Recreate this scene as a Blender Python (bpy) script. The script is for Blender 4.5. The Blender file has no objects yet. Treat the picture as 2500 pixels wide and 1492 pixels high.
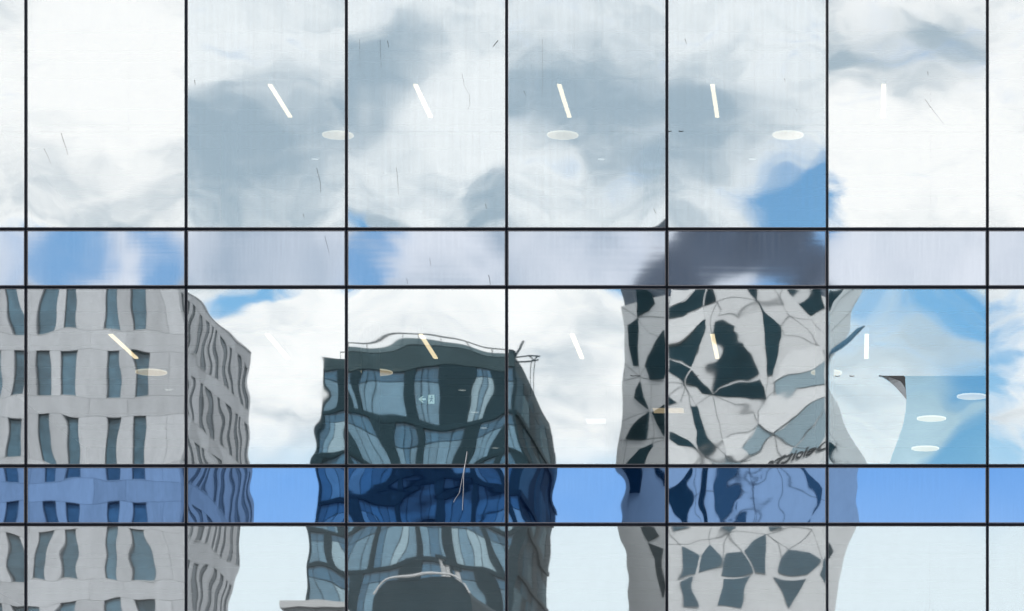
import bpy, bmesh, math, random
import numpy as np
from mathutils import Vector

random.seed(7)
S = bpy.context.scene
COL = S.collection

# ------------------------------------------------------------------ camera
# facade plane is y = 0, the street side is -y.  s = metres on the facade per photo pixel (2500 wide)
s = 0.00692
D = 56.0                       # camera stands 56 m off the glass
EYE = 1.6
VX, VY = 2091.0, 2493.0        # vanishing point of lines square to the facade (lens is shifted)
cam_d = bpy.data.cameras.new('camera')
cam = bpy.data.objects.new('camera', cam_d)
COL.objects.link(cam)
cam.location = (0, -D, EYE)
cam.rotation_euler = (math.radians(90), 0, 0)
cam_d.sensor_width = 36
cam_d.sensor_fit = 'HORIZONTAL'
cam_d.lens = 36 * D / (2500 * s)
cam_d.shift_x = (1250 - VX) / 2500
cam_d.shift_y = (VY - 746) / 2500
cam_d.clip_end = 5000
S.camera = cam

# ------------------------------------------------------------------ world: blue sky with broken cloud
W = bpy.data.worlds.new('World')
S.world = W
W.use_nodes = True
W.cycles.sampling_method = 'MANUAL'
W.cycles.sample_map_resolution = 256
nt = W.node_tree
nt.nodes.clear()
N, L = nt.nodes, nt.links
SUN_EL, SUN_AZ = math.radians(40), math.radians(14)


def wn(kind, **kw):
    n = N.new(kind)
    for k, v in kw.items():
        setattr(n, k, v)
    return n


def plug(sock, v):
    if isinstance(v, (int, float, tuple)):
        sock.default_value = v
    else:
        L.new(v, sock)


def mth(op, a, b=0.0, c=0.0, clamp=False):
    n = wn('ShaderNodeMath', operation=op, use_clamp=clamp)
    plug(n.inputs[0], a); plug(n.inputs[1], b); plug(n.inputs[2], c)
    return n.outputs[0]


def vec(op, a, b=(0, 0, 0)):
    n = wn('ShaderNodeVectorMath', operation=op)
    plug(n.inputs[0], a); plug(n.inputs[1], b)
    return n.outputs['Value' if op in ('DOT_PRODUCT', 'LENGTH') else 'Vector']


def ramp(x, lo, hi):
    n = wn('ShaderNodeMapRange', interpolation_type='SMOOTHSTEP')
    plug(n.inputs[0], x)
    n.inputs[1].default_value = lo; n.inputs[2].default_value = hi
    n.inputs[3].default_value = 0.0; n.inputs[4].default_value = 1.0
    return n.outputs[0]


def mixc(f, a, b):
    n = wn('ShaderNodeMix', data_type='RGBA')
    plug(n.inputs[0], f); plug(n.inputs[6], a); plug(n.inputs[7], b)
    return n.outputs[2]


tc = wn('ShaderNodeTexCoord')
sep = wn('ShaderNodeSeparateXYZ')
L.new(tc.outputs['Generated'], sep.inputs[0])


def noise(scale, detail, rough, vecin, dist=0.0):
    n = wn('ShaderNodeTexNoise')
    n.inputs['Scale'].default_value = scale
    n.inputs['Detail'].default_value = detail
    n.inputs['Roughness'].default_value = rough
    n.inputs['Distortion'].default_value = dist
    L.new(vecin, n.inputs['Vector'])
    return n


dirv = tc.outputs['Generated']
flat = vec('MULTIPLY', dirv, (1.0, 1.0, 1.9))
n1 = noise(13.0, 6.0, 0.56, flat, 0.4)
n2 = noise(30.0, 5.0, 0.6, flat, 0.3)
n3 = noise(7.0, 3.0, 0.5, flat, 0.2)
n4 = noise(85.0, 4.0, 0.6, flat, 0.5)
# cloud positions live in the sky: slopes u = x/-y, v = z/-y of the direction (in hundredths of the pixel scale)
ny = mth('MAXIMUM', mth('MULTIPLY', sep.outputs['Y'], -1.0), 0.02)
u = mth('DIVIDE', sep.outputs['X'], ny)
v = mth('DIVIDE', sep.outputs['Z'], ny)
K = D / s / 100.0
px = mth('MULTIPLY_ADD', u, K, VX / 100)
py = mth('MULTIPLY_ADD', v, -K, VY / 100)
cmb = wn('ShaderNodeCombineXYZ')
L.new(px, cmb.inputs[0]); L.new(py, cmb.inputs[1])
wob = vec('MULTIPLY', vec('SUBTRACT', n1.outputs['Color'], (0.5, 0.5, 0.5)), (2.6, 2.2, 0))
wob2 = vec('MULTIPLY', vec('SUBTRACT', n2.outputs['Color'], (0.5, 0.5, 0.5)), (1.2, 1.0, 0))
wob3 = vec('MULTIPLY', vec('SUBTRACT', n4.outputs['Color'], (0.5, 0.5, 0.5)), (0.55, 0.4, 0))
puv = vec('ADD', vec('ADD', vec('ADD', cmb.outputs[0], wob), wob2), wob3)


def blobs(lst, start):
    acc = start
    for (x, y, rx, ry, amp) in lst:
        d = vec('MULTIPLY', vec('SUBTRACT', puv, (x / 100, y / 100, 0)), (100 / rx, 100 / ry, 0))
        g = mth('POWER', 0.3679, vec('DOT_PRODUCT', d, d))
        acc = mth('MULTIPLY_ADD', g, amp, acc)
    return acc


# where the cloud opens to blue (negative) or closes (positive)
COVER = [(1955, 435, 140, 88, -1.0), (1850, 500, 60, 30, -.15), (2290, 375, 55, 28, -.45), (1990, 115, 55, 30, -.5),
         (190, 615, 170, 60, -.52), (400, 640, 55, 60, -.7), (900, 600, 60, 70, -.7), (1010, 675, 200, 32, -.55),
         (640, 735, 110, 48, -.85), (1490, 725, 62, 40, -.8), (2290, 790, 190, 110, -.5), (2350, 1085, 120, 110, -.9),
         (2350, 950, 90, 40, -.8), (2150, 1005, 140, 55, 1.3), (1500, 895, 60, 30, -.45), (750, 590, 60, 30, -.2),
         (700, 920, 150, 170, .8), (1100, 790, 260, 90, .5), (1420, 960, 130, 130, .8), (2200, 640, 200, 45, .35),
         (2230, 330, 260, 190, .35), (250, 300, 260, 240, .3), (1810, 505, 90, 50, 1.1), (290, 600, 40, 60, .35)]
# darker undersides of the cloud
SHADE = [(650, 290, 190, 150, .8), (560, 420, 120, 120, .3), (930, 175, 110, 90, .65), (905, 300, 80, 90, .6), (1200, 505, 70, 60, .7),
         (1480, 205, 190, 100, .75), (1560, 370, 110, 70, .8), (1300, 250, 80, 90, .5), (1740, 250, 120, 90, .6), (2120, 130, 120, 55, .95),
         (2330, 90, 90, 40, .8), (2260, 170, 80, 80, .4), (1060, 545, 200, 25, .5), (640, 620, 200, 55, .7), (1420, 615, 160, 55, .8),
         (1380, 900, 90, 90, .35), (930, 870, 120, 60, .2), (300, 470, 200, 80, .25), (640, 545, 100, 25, .3),
         (1120, 330, 90, 150, -.6), (2220, 420, 200, 170, -.5), (250, 150, 200, 120, -.4), (780, 900, 150, 120, -.4)]
cov_n = mth('MULTIPLY_ADD', n2.outputs['Fac'], 0.7, mth('MULTIPLY_ADD', n4.outputs['Fac'], 0.8, mth('MULTIPLY_ADD', n1.outputs['Fac'], 0.8, mth('MULTIPLY_ADD', n3.outputs['Fac'], 0.6, -0.80))))
cover = ramp(blobs(COVER, cov_n), 0.10, 0.64)
sh_n = mth('MULTIPLY_ADD', n4.outputs['Fac'], 0.95, mth('MULTIPLY_ADD', n2.outputs['Fac'], 1.7, mth('MULTIPLY_ADD', n1.outputs['Fac'], 1.3, -1.82)))
shade = ramp(blobs(SHADE, sh_n), -0.15, 1.05)
cloud = mixc(shade, (1.78, 1.78, 1.76, 1), (0.70, 0.87, 1.0, 1))
sky = wn('ShaderNodeTexSky', sky_type='NISHITA', sun_disc=False, sun_elevation=SUN_EL, sun_rotation=SUN_AZ,
         altitude=10, air_density=1.0, dust_density=1.2, ozone_density=0.6)
# bright thin haze low over the horizon, all the way round
hz = ramp(sep.outputs['Z'], 0.212, 0.13)
bg_sky = wn('ShaderNodeBackground'); bg_sky.inputs[1].default_value = 0.15
L.new(vec('MULTIPLY', sky.outputs[0], (0.80, 1.22, 1.42)), bg_sky.inputs[0])
bg_haze = wn('ShaderNodeBackground'); L.new(mixc(ramp(sep.outputs['Z'], 0.178, 0.142), (0.98, 1.36, 1.60, 1), (1.45, 1.60, 1.66, 1)), bg_haze.inputs[0])
bg_cloud = wn('ShaderNodeBackground'); L.new(cloud, bg_cloud.inputs[0])
m1 = wn('ShaderNodeMixShader')
plug(m1.inputs[0], mth('MULTIPLY', hz, 0.92)); L.new(bg_sky.outputs[0], m1.inputs[1]); L.new(bg_haze.outputs[0], m1.inputs[2])
m2 = wn('ShaderNodeMixShader')
low = ramp(sep.outputs['Z'], 0.161, 0.178)            # cumulus bases end above the haze
plug(m2.inputs[0], mth('MULTIPLY', cover, low)); L.new(m1.outputs[0], m2.inputs[1]); L.new(bg_cloud.outputs[0], m2.inputs[2])
wo = wn('ShaderNodeOutputWorld')
L.new(m2.outputs[0], wo.inputs[0])

# ------------------------------------------------------------------ sun (behind the glass building) and exposure
sd = bpy.data.lights.new('sun', 'SUN')
sd.energy = 3.2; sd.angle = math.radians(0.5); sd.color = (1.0, 0.965, 0.92)
sun = bpy.data.objects.new('sun', sd); COL.objects.link(sun)
to_sun = Vector((math.sin(SUN_AZ) * math.cos(SUN_EL), math.cos(SUN_AZ) * math.cos(SUN_EL), math.sin(SUN_EL)))
sun.rotation_euler = to_sun.to_track_quat('Z', 'Y').to_euler()
sun.location = (0, 60, 80)
S.view_settings.view_transform = 'Standard'
S.view_settings.look = 'None'
S.view_settings.exposure = 0.05
S.view_settings.gamma = 1.0
S.view_settings.use_curve_mapping = False
S.render.engine = 'CYCLES'
S.cycles.max_bounces = 6
S.cycles.transparent_max_bounces = 12
S.cycles.glossy_bounces = 5
S.cycles.diffuse_bounces = 2
S.cycles.use_adaptive_sampling = True
S.cycles.adaptive_threshold = 0.03
S.cycles.caustics_reflective = False
S.cycles.caustics_refractive = False
S.cycles.use_denoising = True

# ------------------------------------------------------------------ materials
MATS = {}


def mat(name):
    m = bpy.data.materials.new(name); m.use_nodes = True
    m.node_tree.nodes.clear()
    MATS[name] = m
    nodes, links = m.node_tree.nodes, m.node_tree.links
    out = nodes.new('ShaderNodeOutputMaterial')
    return m, nodes, links, out


def principled(name, col, rough=0.6, metal=0.0, spec=0.5, var=0.0, vscale=3.0, stretch=(1, 1, 1), bump=0.0, emit=None):
    m, nd, lk, out = mat(name)
    p = nd.new('ShaderNodeBsdfPrincipled')
    p.inputs['Base Color'].default_value = (*col, 1)
    p.inputs['Roughness'].default_value = rough
    p.inputs['Metallic'].default_value = metal
    p.inputs['Specular IOR Level'].default_value = spec
    if emit:
        p.inputs['Emission Color'].default_value = (*emit[0], 1)
        p.inputs['Emission Strength'].default_value = emit[1]
    if var or bump:
        t = nd.new('ShaderNodeTexCoord'); mp = nd.new('ShaderNodeMapping')
        mp.inputs['Scale'].default_value = stretch
        oi = nd.new('ShaderNodeObjectInfo'); sc_ = nd.new('ShaderNodeVectorMath'); sc_.operation = 'SCALE'
        sc_.inputs[0].default_value = (37.0, 53.0, 71.0); lk.new(oi.outputs['Random'], sc_.inputs['Scale'])
        lk.new(sc_.outputs[0], mp.inputs['Location'])
        lk.new(t.outputs['Object'], mp.inputs[0])
        nz = nd.new('ShaderNodeTexNoise'); nz.inputs['Scale'].default_value = vscale
        nz.inputs['Detail'].default_value = 6; nz.inputs['Roughness'].default_value = 0.65
        lk.new(mp.outputs[0], nz.inputs['Vector'])
        if var:
            mx = nd.new('ShaderNodeMix'); mx.data_type = 'RGBA'
            mx.inputs[6].default_value = (*[max(0, c * (1 - var)) for c in col], 1)
            mx.inputs[7].default_value = (*[min(1, c * (1 + var)) for c in col], 1)
            nz2 = nd.new('ShaderNodeTexNoise'); nz2.inputs['Scale'].default_value = vscale * 6; nz2.inputs['Detail'].default_value = 4
            lk.new(mp.outputs[0], nz2.inputs['Vector'])
            a1 = nd.new('ShaderNodeMath'); a1.operation = 'MULTIPLY_ADD'; a1.inputs[1].default_value = 0.6; a1.inputs[2].default_value = -0.3
            lk.new(nz2.outputs['Fac'], a1.inputs[0])
            a2 = nd.new('ShaderNodeMath'); a2.operation = 'MULTIPLY_ADD'; a2.inputs[1].default_value = 0.5; a2.inputs[2].default_value = -0.25
            lk.new(oi.outputs['Random'], a2.inputs[0])
            a3 = nd.new('ShaderNodeMath'); a3.operation = 'ADD'; lk.new(a1.outputs[0], a3.inputs[0]); lk.new(a2.outputs[0], a3.inputs[1])
            a4 = nd.new('ShaderNodeMath'); a4.operation = 'ADD'; a4.use_clamp = True; lk.new(a3.outputs[0], a4.inputs[0]); lk.new(nz.outputs['Fac'], a4.inputs[1])
            lk.new(a4.outputs[0], mx.inputs[0]); lk.new(mx.outputs[2], p.inputs['Base Color'])
        if bump:
            b = nd.new('ShaderNodeBump'); b.inputs['Strength'].default_value = bump; b.inputs['Distance'].default_value = 0.02
            lk.new(nz.outputs['Fac'], b.inputs['Height']); lk.new(b.outputs[0], p.inputs['Normal'])
    lk.new(p.outputs[0], out.inputs[0])
    return m


def coated_glass(name, refl, rcol, tcol):
    """sun-control glass: a sharp mirror coating over clear tinted glass"""
    m, nd, lk, out = mat(name)
    g = nd.new('ShaderNodeBsdfGlossy'); g.inputs['Roughness'].default_value = 0.008
    g.inputs['Color'].default_value = (*rcol, 1)
    t = nd.new('ShaderNodeBsdfTransparent'); t.inputs[0].default_value = (*tcol, 1)
    lw = nd.new('ShaderNodeFresnel'); lw.inputs[0].default_value = 1.5
    ad = nd.new('ShaderNodeMath'); ad.operation = 'ADD'; ad.use_clamp = True
    lk.new(lw.outputs[0], ad.inputs[0]); ad.inputs[1].default_value = refl - 0.04
    mx = nd.new('ShaderNodeMixShader')
    lk.new(ad.outputs[0], mx.inputs[0]); lk.new(t.outputs[0], mx.inputs[1]); lk.new(g.outputs[0], mx.inputs[2])
    lk.new(mx.outputs[0], out.inputs[0])
    return m


def film_mat(name, fac, col, tint=(1, 1, 1), stretch=(3.0, 1, 0.7), vary=0.13):
    """thin dusty window film: scatters a little daylight, otherwise clear; rain streaks and cloudy patches"""
    m, nd, lk, out = mat(name)
    d = nd.new('ShaderNodeBsdfDiffuse'); d.inputs[0].default_value = (*col, 1)
    t = nd.new('ShaderNodeBsdfTransparent'); t.inputs[0].default_value = (*tint, 1)
    tc_ = nd.new('ShaderNodeTexCoord')
    mp = nd.new('ShaderNodeMapping'); mp.inputs['Scale'].default_value = stretch
    lk.new(tc_.outputs['Object'], mp.inputs[0])
    n_ = nd.new('ShaderNodeTexNoise'); n_.inputs['Scale'].default_value = 1.4; n_.inputs['Detail'].default_value = 5
    lk.new(mp.outputs[0], n_.inputs['Vector'])
    r_ = nd.new('ShaderNodeMapRange'); r_.inputs[1].default_value = 0.3; r_.inputs[2].default_value = 0.75
    r_.inputs[3].default_value = fac * (1 - vary); r_.inputs[4].default_value = fac * (1 + vary)
    lk.new(n_.outputs['Fac'], r_.inputs[0])
    mx = nd.new('ShaderNodeMixShader')
    lk.new(r_.outputs[0], mx.inputs[0]); lk.new(t.outputs[0], mx.inputs[1]); lk.new(d.outputs[0], mx.inputs[2])
    lk.new(mx.outputs[0], out.inputs[0])
    return m


def spandrel_mat(name, rcol, back, dust, rough):
    """opaque back-painted glass: tinted mirror over a blue enamel, with dust streaks"""
    m, nd, lk, out = mat(name)
    g = nd.new('ShaderNodeBsdfGlossy'); g.inputs['Roughness'].default_value = rough
    d = nd.new('ShaderNodeBsdfDiffuse')
    tc_ = nd.new('ShaderNodeTexCoord')
    mp = nd.new('ShaderNodeMapping'); mp.inputs['Scale'].default_value = (26, 1, 0.8)
    lk.new(tc_.outputs['Object'], mp.inputs[0])
    n_ = nd.new('ShaderNodeTexNoise'); n_.inputs['Scale'].default_value = 1.6; n_.inputs['Detail'].default_value = 6
    n_.inputs['Roughness'].default_value = 0.7
    lk.new(mp.outputs[0], n_.inputs['Vector'])
    mc = nd.new('ShaderNodeMix'); mc.data_type = 'RGBA'
    mc.inputs[6].default_value = (*[c * 0.93 for c in rcol], 1); mc.inputs[7].default_value = (*[c * 1.07 for c in rcol], 1)
    lk.new(n_.outputs['Fac'], mc.inputs[0]); lk.new(mc.outputs[2], g.inputs['Color'])
    md = nd.new('ShaderNodeMix'); md.data_type = 'RGBA'
    r_ = nd.new('ShaderNodeMapRange'); r_.inputs[1].default_value = 0.35; r_.inputs[2].default_value = 0.8
    lk.new(n_.outputs['Fac'], r_.inputs[0])
    md.inputs[6].default_value = (*back, 1); md.inputs[7].default_value = (*[b + dust for b in back], 1)
    lk.new(r_.outputs[0], md.inputs[0]); lk.new(md.outputs[2], d.inputs[0])
    a = nd.new('ShaderNodeAddShader')
    lk.new(g.outputs[0], a.inputs[0]); lk.new(d.outputs[0], a.inputs[1])
    lk.new(a.outputs[0], out.inputs[0])
    return m


def lamp_mat(name, col, strength):
    m, nd, lk, out = mat(name)
    e = nd.new('ShaderNodeEmission'); e.inputs[0].default_value = (*col, 1); e.inputs[1].default_value = strength
    lk.new(e.outputs[0], out.inputs[0])
    return m


M_GLASS = coated_glass('sun_control_glass', 0.56, (0.965, 0.99, 1.0), (0.62, 0.74, 0.78))
M_GLASS_BARE = coated_glass('bare_blue_glass', 0.44, (0.60, 0.86, 1.0), (0.70, 0.82, 0.86))
M_FILM_MIRROR = coated_glass('mirror_film', 0.36, (1.0, 1.0, 0.98), (0.93, 0.95, 0.95))
M_SP1 = spandrel_mat('spandrel_glass', (0.385, 0.41, 0.455), (0.03, 0.04, 0.062), 0.05, 0.030)
M_SP2 = spandrel_mat('spandrel_glass_clean', (0.185, 0.305, 0.52), (0.0, 0.002, 0.015), 0.002, 0.009)
M_FILM = film_mat('window_film', 0.014, (0.55, 0.8, 0.9))
M_FILM_A = film_mat('window_film_dusty', 0.035, (0.8, 0.85, 0.87))
M_FILM_A2 = film_mat('window_film_blue_dusty', 0.05, (0.72, 0.82, 0.86), (0.945, 0.965, 0.98), (9, 1, 0.35), 0.35)
M_FILM_C = film_mat('window_film_faded', 0.05, (0.85, 0.9, 0.92))
M_FRAME = principled('black_anodised', (0.004, 0.006, 0.012), 0.3, 0.0, 0.10, 0.4, 5.0)
M_GASKET = principled('gasket_grey', (0.16, 0.15, 0.17), 0.5)
M_DIRT = principled('dirt', (0.09, 0.10, 0.11), 0.9)
M_STRING = principled('pale_string', (0.75, 0.72, 0.74), 0.8)
M_FLAP = principled('film_backing_dark', (0.012, 0.013, 0.016), 0.35)
M_FLAP_S = principled('film_backing_silver', (0.45, 0.47, 0.5), 0.3, 0.6, bump=1.0, vscale=40)
M_CEIL = principled('ceiling_paint', (0.72, 0.76, 0.78), 0.8, var=0.12, vscale=1.2)
M_INT = principled('interior_wall', (0.10, 0.13, 0.14), 0.8, var=0.15, vscale=1.0)
M_CARPET = principled('carpet', (0.05, 0.06, 0.07), 0.95, var=0.2, vscale=6)
M_CONC = principled('slab_concrete', (0.22, 0.22, 0.21), 0.9, var=0.15, vscale=2)
M_WARM = lamp_mat('strip_diffuser', (1.0, 0.68, 0.38), 2.9)
M_DISC = lamp_mat('disc_diffuser', (1.0, 0.66, 0.36), 0.9)
M_RIM = lamp_mat('disc_rim', (1.0, 0.76, 0.50), 1.3)
M_COOL = lamp_mat('cool_diffuser', (1.0, 0.92, 0.82), 0.6)
M_WHITE = principled('white_metal', (0.62, 0.66, 0.68), 0.4)
M_EXIT = lamp_mat('exit_pictogram', (0.80, 1.0, 0.90), 0.95)
M_EXITG = principled('exit_plate', (0.02, 0.10, 0.07), 0.3, emit=((0.05, 0.3, 0.18), 0.05))

# ------------------------------------------------------------------ helpers


def tag(o, label=None, cat=None, group=None, kind=None):
    for k, val in (('label', label), ('category', cat), ('group', group), ('kind', kind)):
        if val:
            o[k] = val
    return o


def empty(name, loc=(0, 0, 0)):
    o = bpy.data.objects.new(name, None); o.location = loc
    o.empty_display_size = 0.3
    COL.objects.link(o)
    return o


def link(name, me, m, parent=None, loc=None):
    if isinstance(m, (list, tuple)):
        for k in m:
            me.materials.append(k)
    elif m is not None and not me.materials:
        me.materials.append(m)
    o = bpy.data.objects.new(name, me)
    COL.objects.link(o)
    if parent is not None:
        o.parent = parent
    if loc is not None:
        o.location = loc
    return o


def wpos(parent, p):
    """world point -> local of an unrotated parent chain"""
    q = Vector(p)
    while parent is not None:
        q = q - parent.location
        parent = parent.parent
    return q


def box(name, lo, hi, m, parent=None, bevel=0.0):
    lo, hi = Vector([min(a, b) for a, b in zip(lo, hi)]), Vector([max(a, b) for a, b in zip(lo, hi)])
    c = (lo + hi) / 2
    h = (hi - lo) / 2
    bm = bmesh.new()
    bmesh.ops.create_cube(bm, size=2)
    for v_ in bm.verts:
        v_.co = Vector((v_.co.x * h.x, v_.co.y * h.y, v_.co.z * h.z))
    if bevel:
        bmesh.ops.bevel(bm, geom=bm.edges[:], offset=bevel, segments=1, affect='EDGES')
    me = bpy.data.meshes.new(name); bm.to_mesh(me); bm.free()
    return link(name, me, m, parent, wpos(parent, c))


def prism(name, front, back, m, parent=None, smooth=False):
    """solid between two outlines of equal length (world coordinates)"""
    n = len(front)
    c = sum((Vector(p) for p in front), Vector()) / n
    vs = [Vector(p) - c for p in front] + [Vector(p) - c for p in back]
    fs = [list(range(n)), list(range(2 * n - 1, n - 1, -1))]
    fs += [[i, i + n, (i + 1) % n + n, (i + 1) % n] for i in range(n)]
    me = bpy.data.meshes.new(name)
    me.from_pydata([tuple(p) for p in vs], [], fs)
    bm = bmesh.new(); bm.from_mesh(me)
    bmesh.ops.recalc_face_normals(bm, faces=bm.faces)
    bm.to_mesh(me); bm.free()
    return link(name, me, m, parent, wpos(parent, c))


def tube(name, pts, r, m, parent=None, seg=6, taper=None):
    pts = [Vector(p) for p in pts]
    c = pts[0].copy()
    vs, fs = [], []
    for i, p in enumerate(pts):
        d = (pts[min(i + 1, len(pts) - 1)] - pts[max(i - 1, 0)]).normalized()
        a = d.orthogonal().normalized(); b = d.cross(a)
        rr = r if taper is None else r * (1 + (taper - 1) * i / max(1, len(pts) - 1))
        for k in range(seg):
            t = 2 * math.pi * k / seg
            vs.append(tuple(p - c + (a * math.cos(t) + b * math.sin(t)) * rr))
    for i in range(len(pts) - 1):
        for k in range(seg):
            k2 = (k + 1) % seg
            fs.append([i * seg + k, i * seg + k2, (i + 1) * seg + k2, (i + 1) * seg + k])
    fs.append(list(range(seg - 1, -1, -1)))
    fs.append([(len(pts) - 1) * seg + k for k in range(seg)])
    me = bpy.data.meshes.new(name); me.from_pydata(vs, [], fs)
    return link(name, me, m, parent, wpos(parent, c))


def fx(px_):
    return (px_ - VX) * s


def fz(py_):
    return EYE + (VY - py_) * s


def behind(px_, py_, h):
    """point inside the building, h metres above the eye, seen at that place through the glass"""
    t = h / ((VY - py_) * s)
    return Vector(((px_ - VX) * s * t, D * t - D, EYE + h))


# ------------------------------------------------------------------ how each sheet of glass is bowed
# phi is the bow of the sheet; its slope moves the mirrored image by grad(phi) photo pixels for things 224 m away
CSL = 7.72e-5
X0, PW = 63.3, 391.2                       # first mullion, module
Y_TR = [-62.0, 559.5, 701.5, 1137.5, 1280.8, 1716.0]
ROWN = ['A', 'S1', 'B', 'S2', 'C']


class Sheet:
    def __init__(self, row, col, A, tx, ty, amp, seed, lmin=55, lmax=260, streak=0.0, gauss=()):
        self.row, self.col = row, col
        self.x0, self.x1 = X0 + (col - 1) * PW, X0 + col * PW
        self.y0, self.y1 = Y_TR[row], Y_TR[row + 1]
        self.cx, self.cy = (self.x0 + self.x1) / 2, (self.y0 + self.y1) / 2
        self.a, self.b = (self.x1 - self.x0) / 2, (self.y1 - self.y0) / 2
        self.A, self.tx, self.ty = A, tx, ty
        r = random.Random(seed)
        self.w = []
        n = 16
        for i in range(n):
            lam = lmin * (lmax / lmin) ** r.random()
            th = r.random() * math.pi * 2
            k = 2 * math.pi / lam
            self.w.append((k * math.cos(th), k * math.sin(th), r.random() * 6.28, amp * (0.5 + r.random()) * (lam / 140) ** 0.35 / math.sqrt(n) * 1.6 / k))
        if streak:
            for i in range(7):
                lam = 7 + 14 * r.random()
                k = 2 * math.pi / lam
                self.w.append((k * 0.06 * (r.random() - .5), k, r.random() * 6.28, streak * (0.4 + r.random()) / k))
        self.gauss = gauss

    def phi(self, x, y):
        X, Y = x - self.cx, y - self.cy
        p = self.A * (1 - (X / self.a) ** 2) * (1 - (Y / self.b) ** 2) + self.tx * X + self.ty * Y
        for kx, ky, ph, am in self.w:
            p = p + am * np.sin(kx * X + ky * Y + ph)
        for gx, gy, sx, sy, ga in self.gauss:
            p = p + ga * np.exp(-((x - gx) / sx) ** 2 - ((y - gy) / sy) ** 2)
        return p

    def grad(self, x, y, e=0.5):
        return ((self.phi(x + e, y) - self.phi(x - e, y)) / (2 * e), (self.phi(x, y + e) - self.phi(x, y - e)) / (2 * e))


R_A = dict(A=[4200, 4000, 5200, 6500, 6500, 6000, 5500, 4200])
SHEETS = {}
# (row, col): A, tilt x, tilt y, waviness
SPEC = {
    (0, 0): (5000, 0, 0, 6), (0, 1): (6000, -25, 10, 6), (0, 2): (6500, 20, -20, 8), (0, 3): (6000, -15, 25, 8), (0, 4): (6000, 15, 6, 8),
    (0, 5): (6500, -10, -30, 8), (0, 6): (5000, 30, -25, 8), (0, 7): (5000, 0, 0, 6),
    (1, 0): (2600, 0, -20, 4), (1, 1): (2700, 0, -18, 5), (1, 2): (2400, 0, -40, 5), (1, 3): (3000, 0, -30, 5), (1, 4): (2600, 0, -60, 5),
    (1, 5): (4500, 0, -60, 4), (1, 6): (2400, 0, -60, 5), (1, 7): (2400, 0, -40, 5),
    (2, 0): (3000, 0, 0, 6), (2, 1): (2400, 0, 0, 4.8), (2, 2): (3300, 0, 0, 8), (2, 3): (7300, 0, 0, 6), (2, 4): (4000, 0, 0, 5),
    (2, 5): (5800, 0, 0, 8), (2, 6): (9200, 0, 0, 5), (2, 7): (4000, 0, 0, 5),
    (3, 0): (900, 0, -66, 3), (3, 1): (700, 0, -66, 3), (3, 2): (1700, 0, -20, 6), (3, 3): (2700, 0, 0, 6), (3, 4): (1800, 0, 0, 6),
    (3, 5): (2500, 0, 0, 6), (3, 6): (900, 20, 0, 3), (3, 7): (900, 0, 0, 3),
    (4, 0): (4000, 0, 0, 8), (4, 1): (4200, 0, 0, 10), (4, 2): (4200, 28, 0, 9), (4, 3): (6000, 0, 0, 6), (4, 4): (4500, 0, 0, 5),
    (4, 5): (6000, 0, 0, 6), (4, 6): (6000, 28, 0, 5), (4, 7): (4500, 0, 0, 5),
}
for (r_, c_), (A_, tx_, ty_, am_) in SPEC.items():
    sp = r_ in (1, 3)
    SHEETS[(r_, c_)] = Sheet(r_, c_, A_, tx_, ty_, am_, 100 + r_ * 17 + c_, 40 if sp else 42 if (r_, c_) in ((2, 2), (4, 1)) else 55, 200 if sp else 260,
                             streak=(1.1 if r_ == 1 else 0.2) if sp else 0.0)


def content(px_, py_, f=1.0):
    """where the mirrored building really is for something seen at px,py in the glass"""
    c = int((px_ - X0) // PW) + 1
    r = max(i for i in range(5) if py_ >= Y_TR[i])
    sh = SHEETS[(r, min(7, max(0, c)))]
    gx, gy = sh.grad(px_, py_)
    return px_ + f * gx, py_ + f * gy


# ------------------------------------------------------------------ the setting: ground, street, pavements
def sheet_xy(name, x0, x1, y0, y1, z, m):
    me = bpy.data.meshes.new(name)
    me.from_pydata([(x0, y0, z), (x1, y0, z), (x1, y1, z), (x0, y1, z)], [], [[0, 1, 2, 3]])
    o = link(name, me, m); tag(o, kind='structure')
    return o


M_GROUND = principled('paving_ground', (0.17, 0.165, 0.155), 0.9, var=0.2, vscale=0.4)
M_ASPH = principled('asphalt', (0.05, 0.05, 0.052), 0.9, var=0.25, vscale=1.5)
M_LINE = principled('road_paint', (0.75, 0.75, 0.72), 0.7)
sheet_xy('ground', -1500, 1500, -1500, 1500, 0.0, M_GROUND)
sheet_xy('road', -400, 400, -40, -12, 0.004, M_ASPH)
sheet_xy('road_marking', -400, 400, -26.1, -25.9, 0.008, M_LINE)
for nm, ya, yb in (('pavement', -12, -0.6), ('pavement', -72, -40)):
    o = box(nm, (-400, ya, -0.05), (400, yb, 0.12), M_GROUND); tag(o, kind='structure')

# ------------------------------------------------------------------ the glass office building
off = empty('office_building', (0, 0, 0))
tag(off, 'glass curtain wall office building with black frames mirroring clouds and towers', 'building')

NXV, NYV = 66, 72


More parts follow.
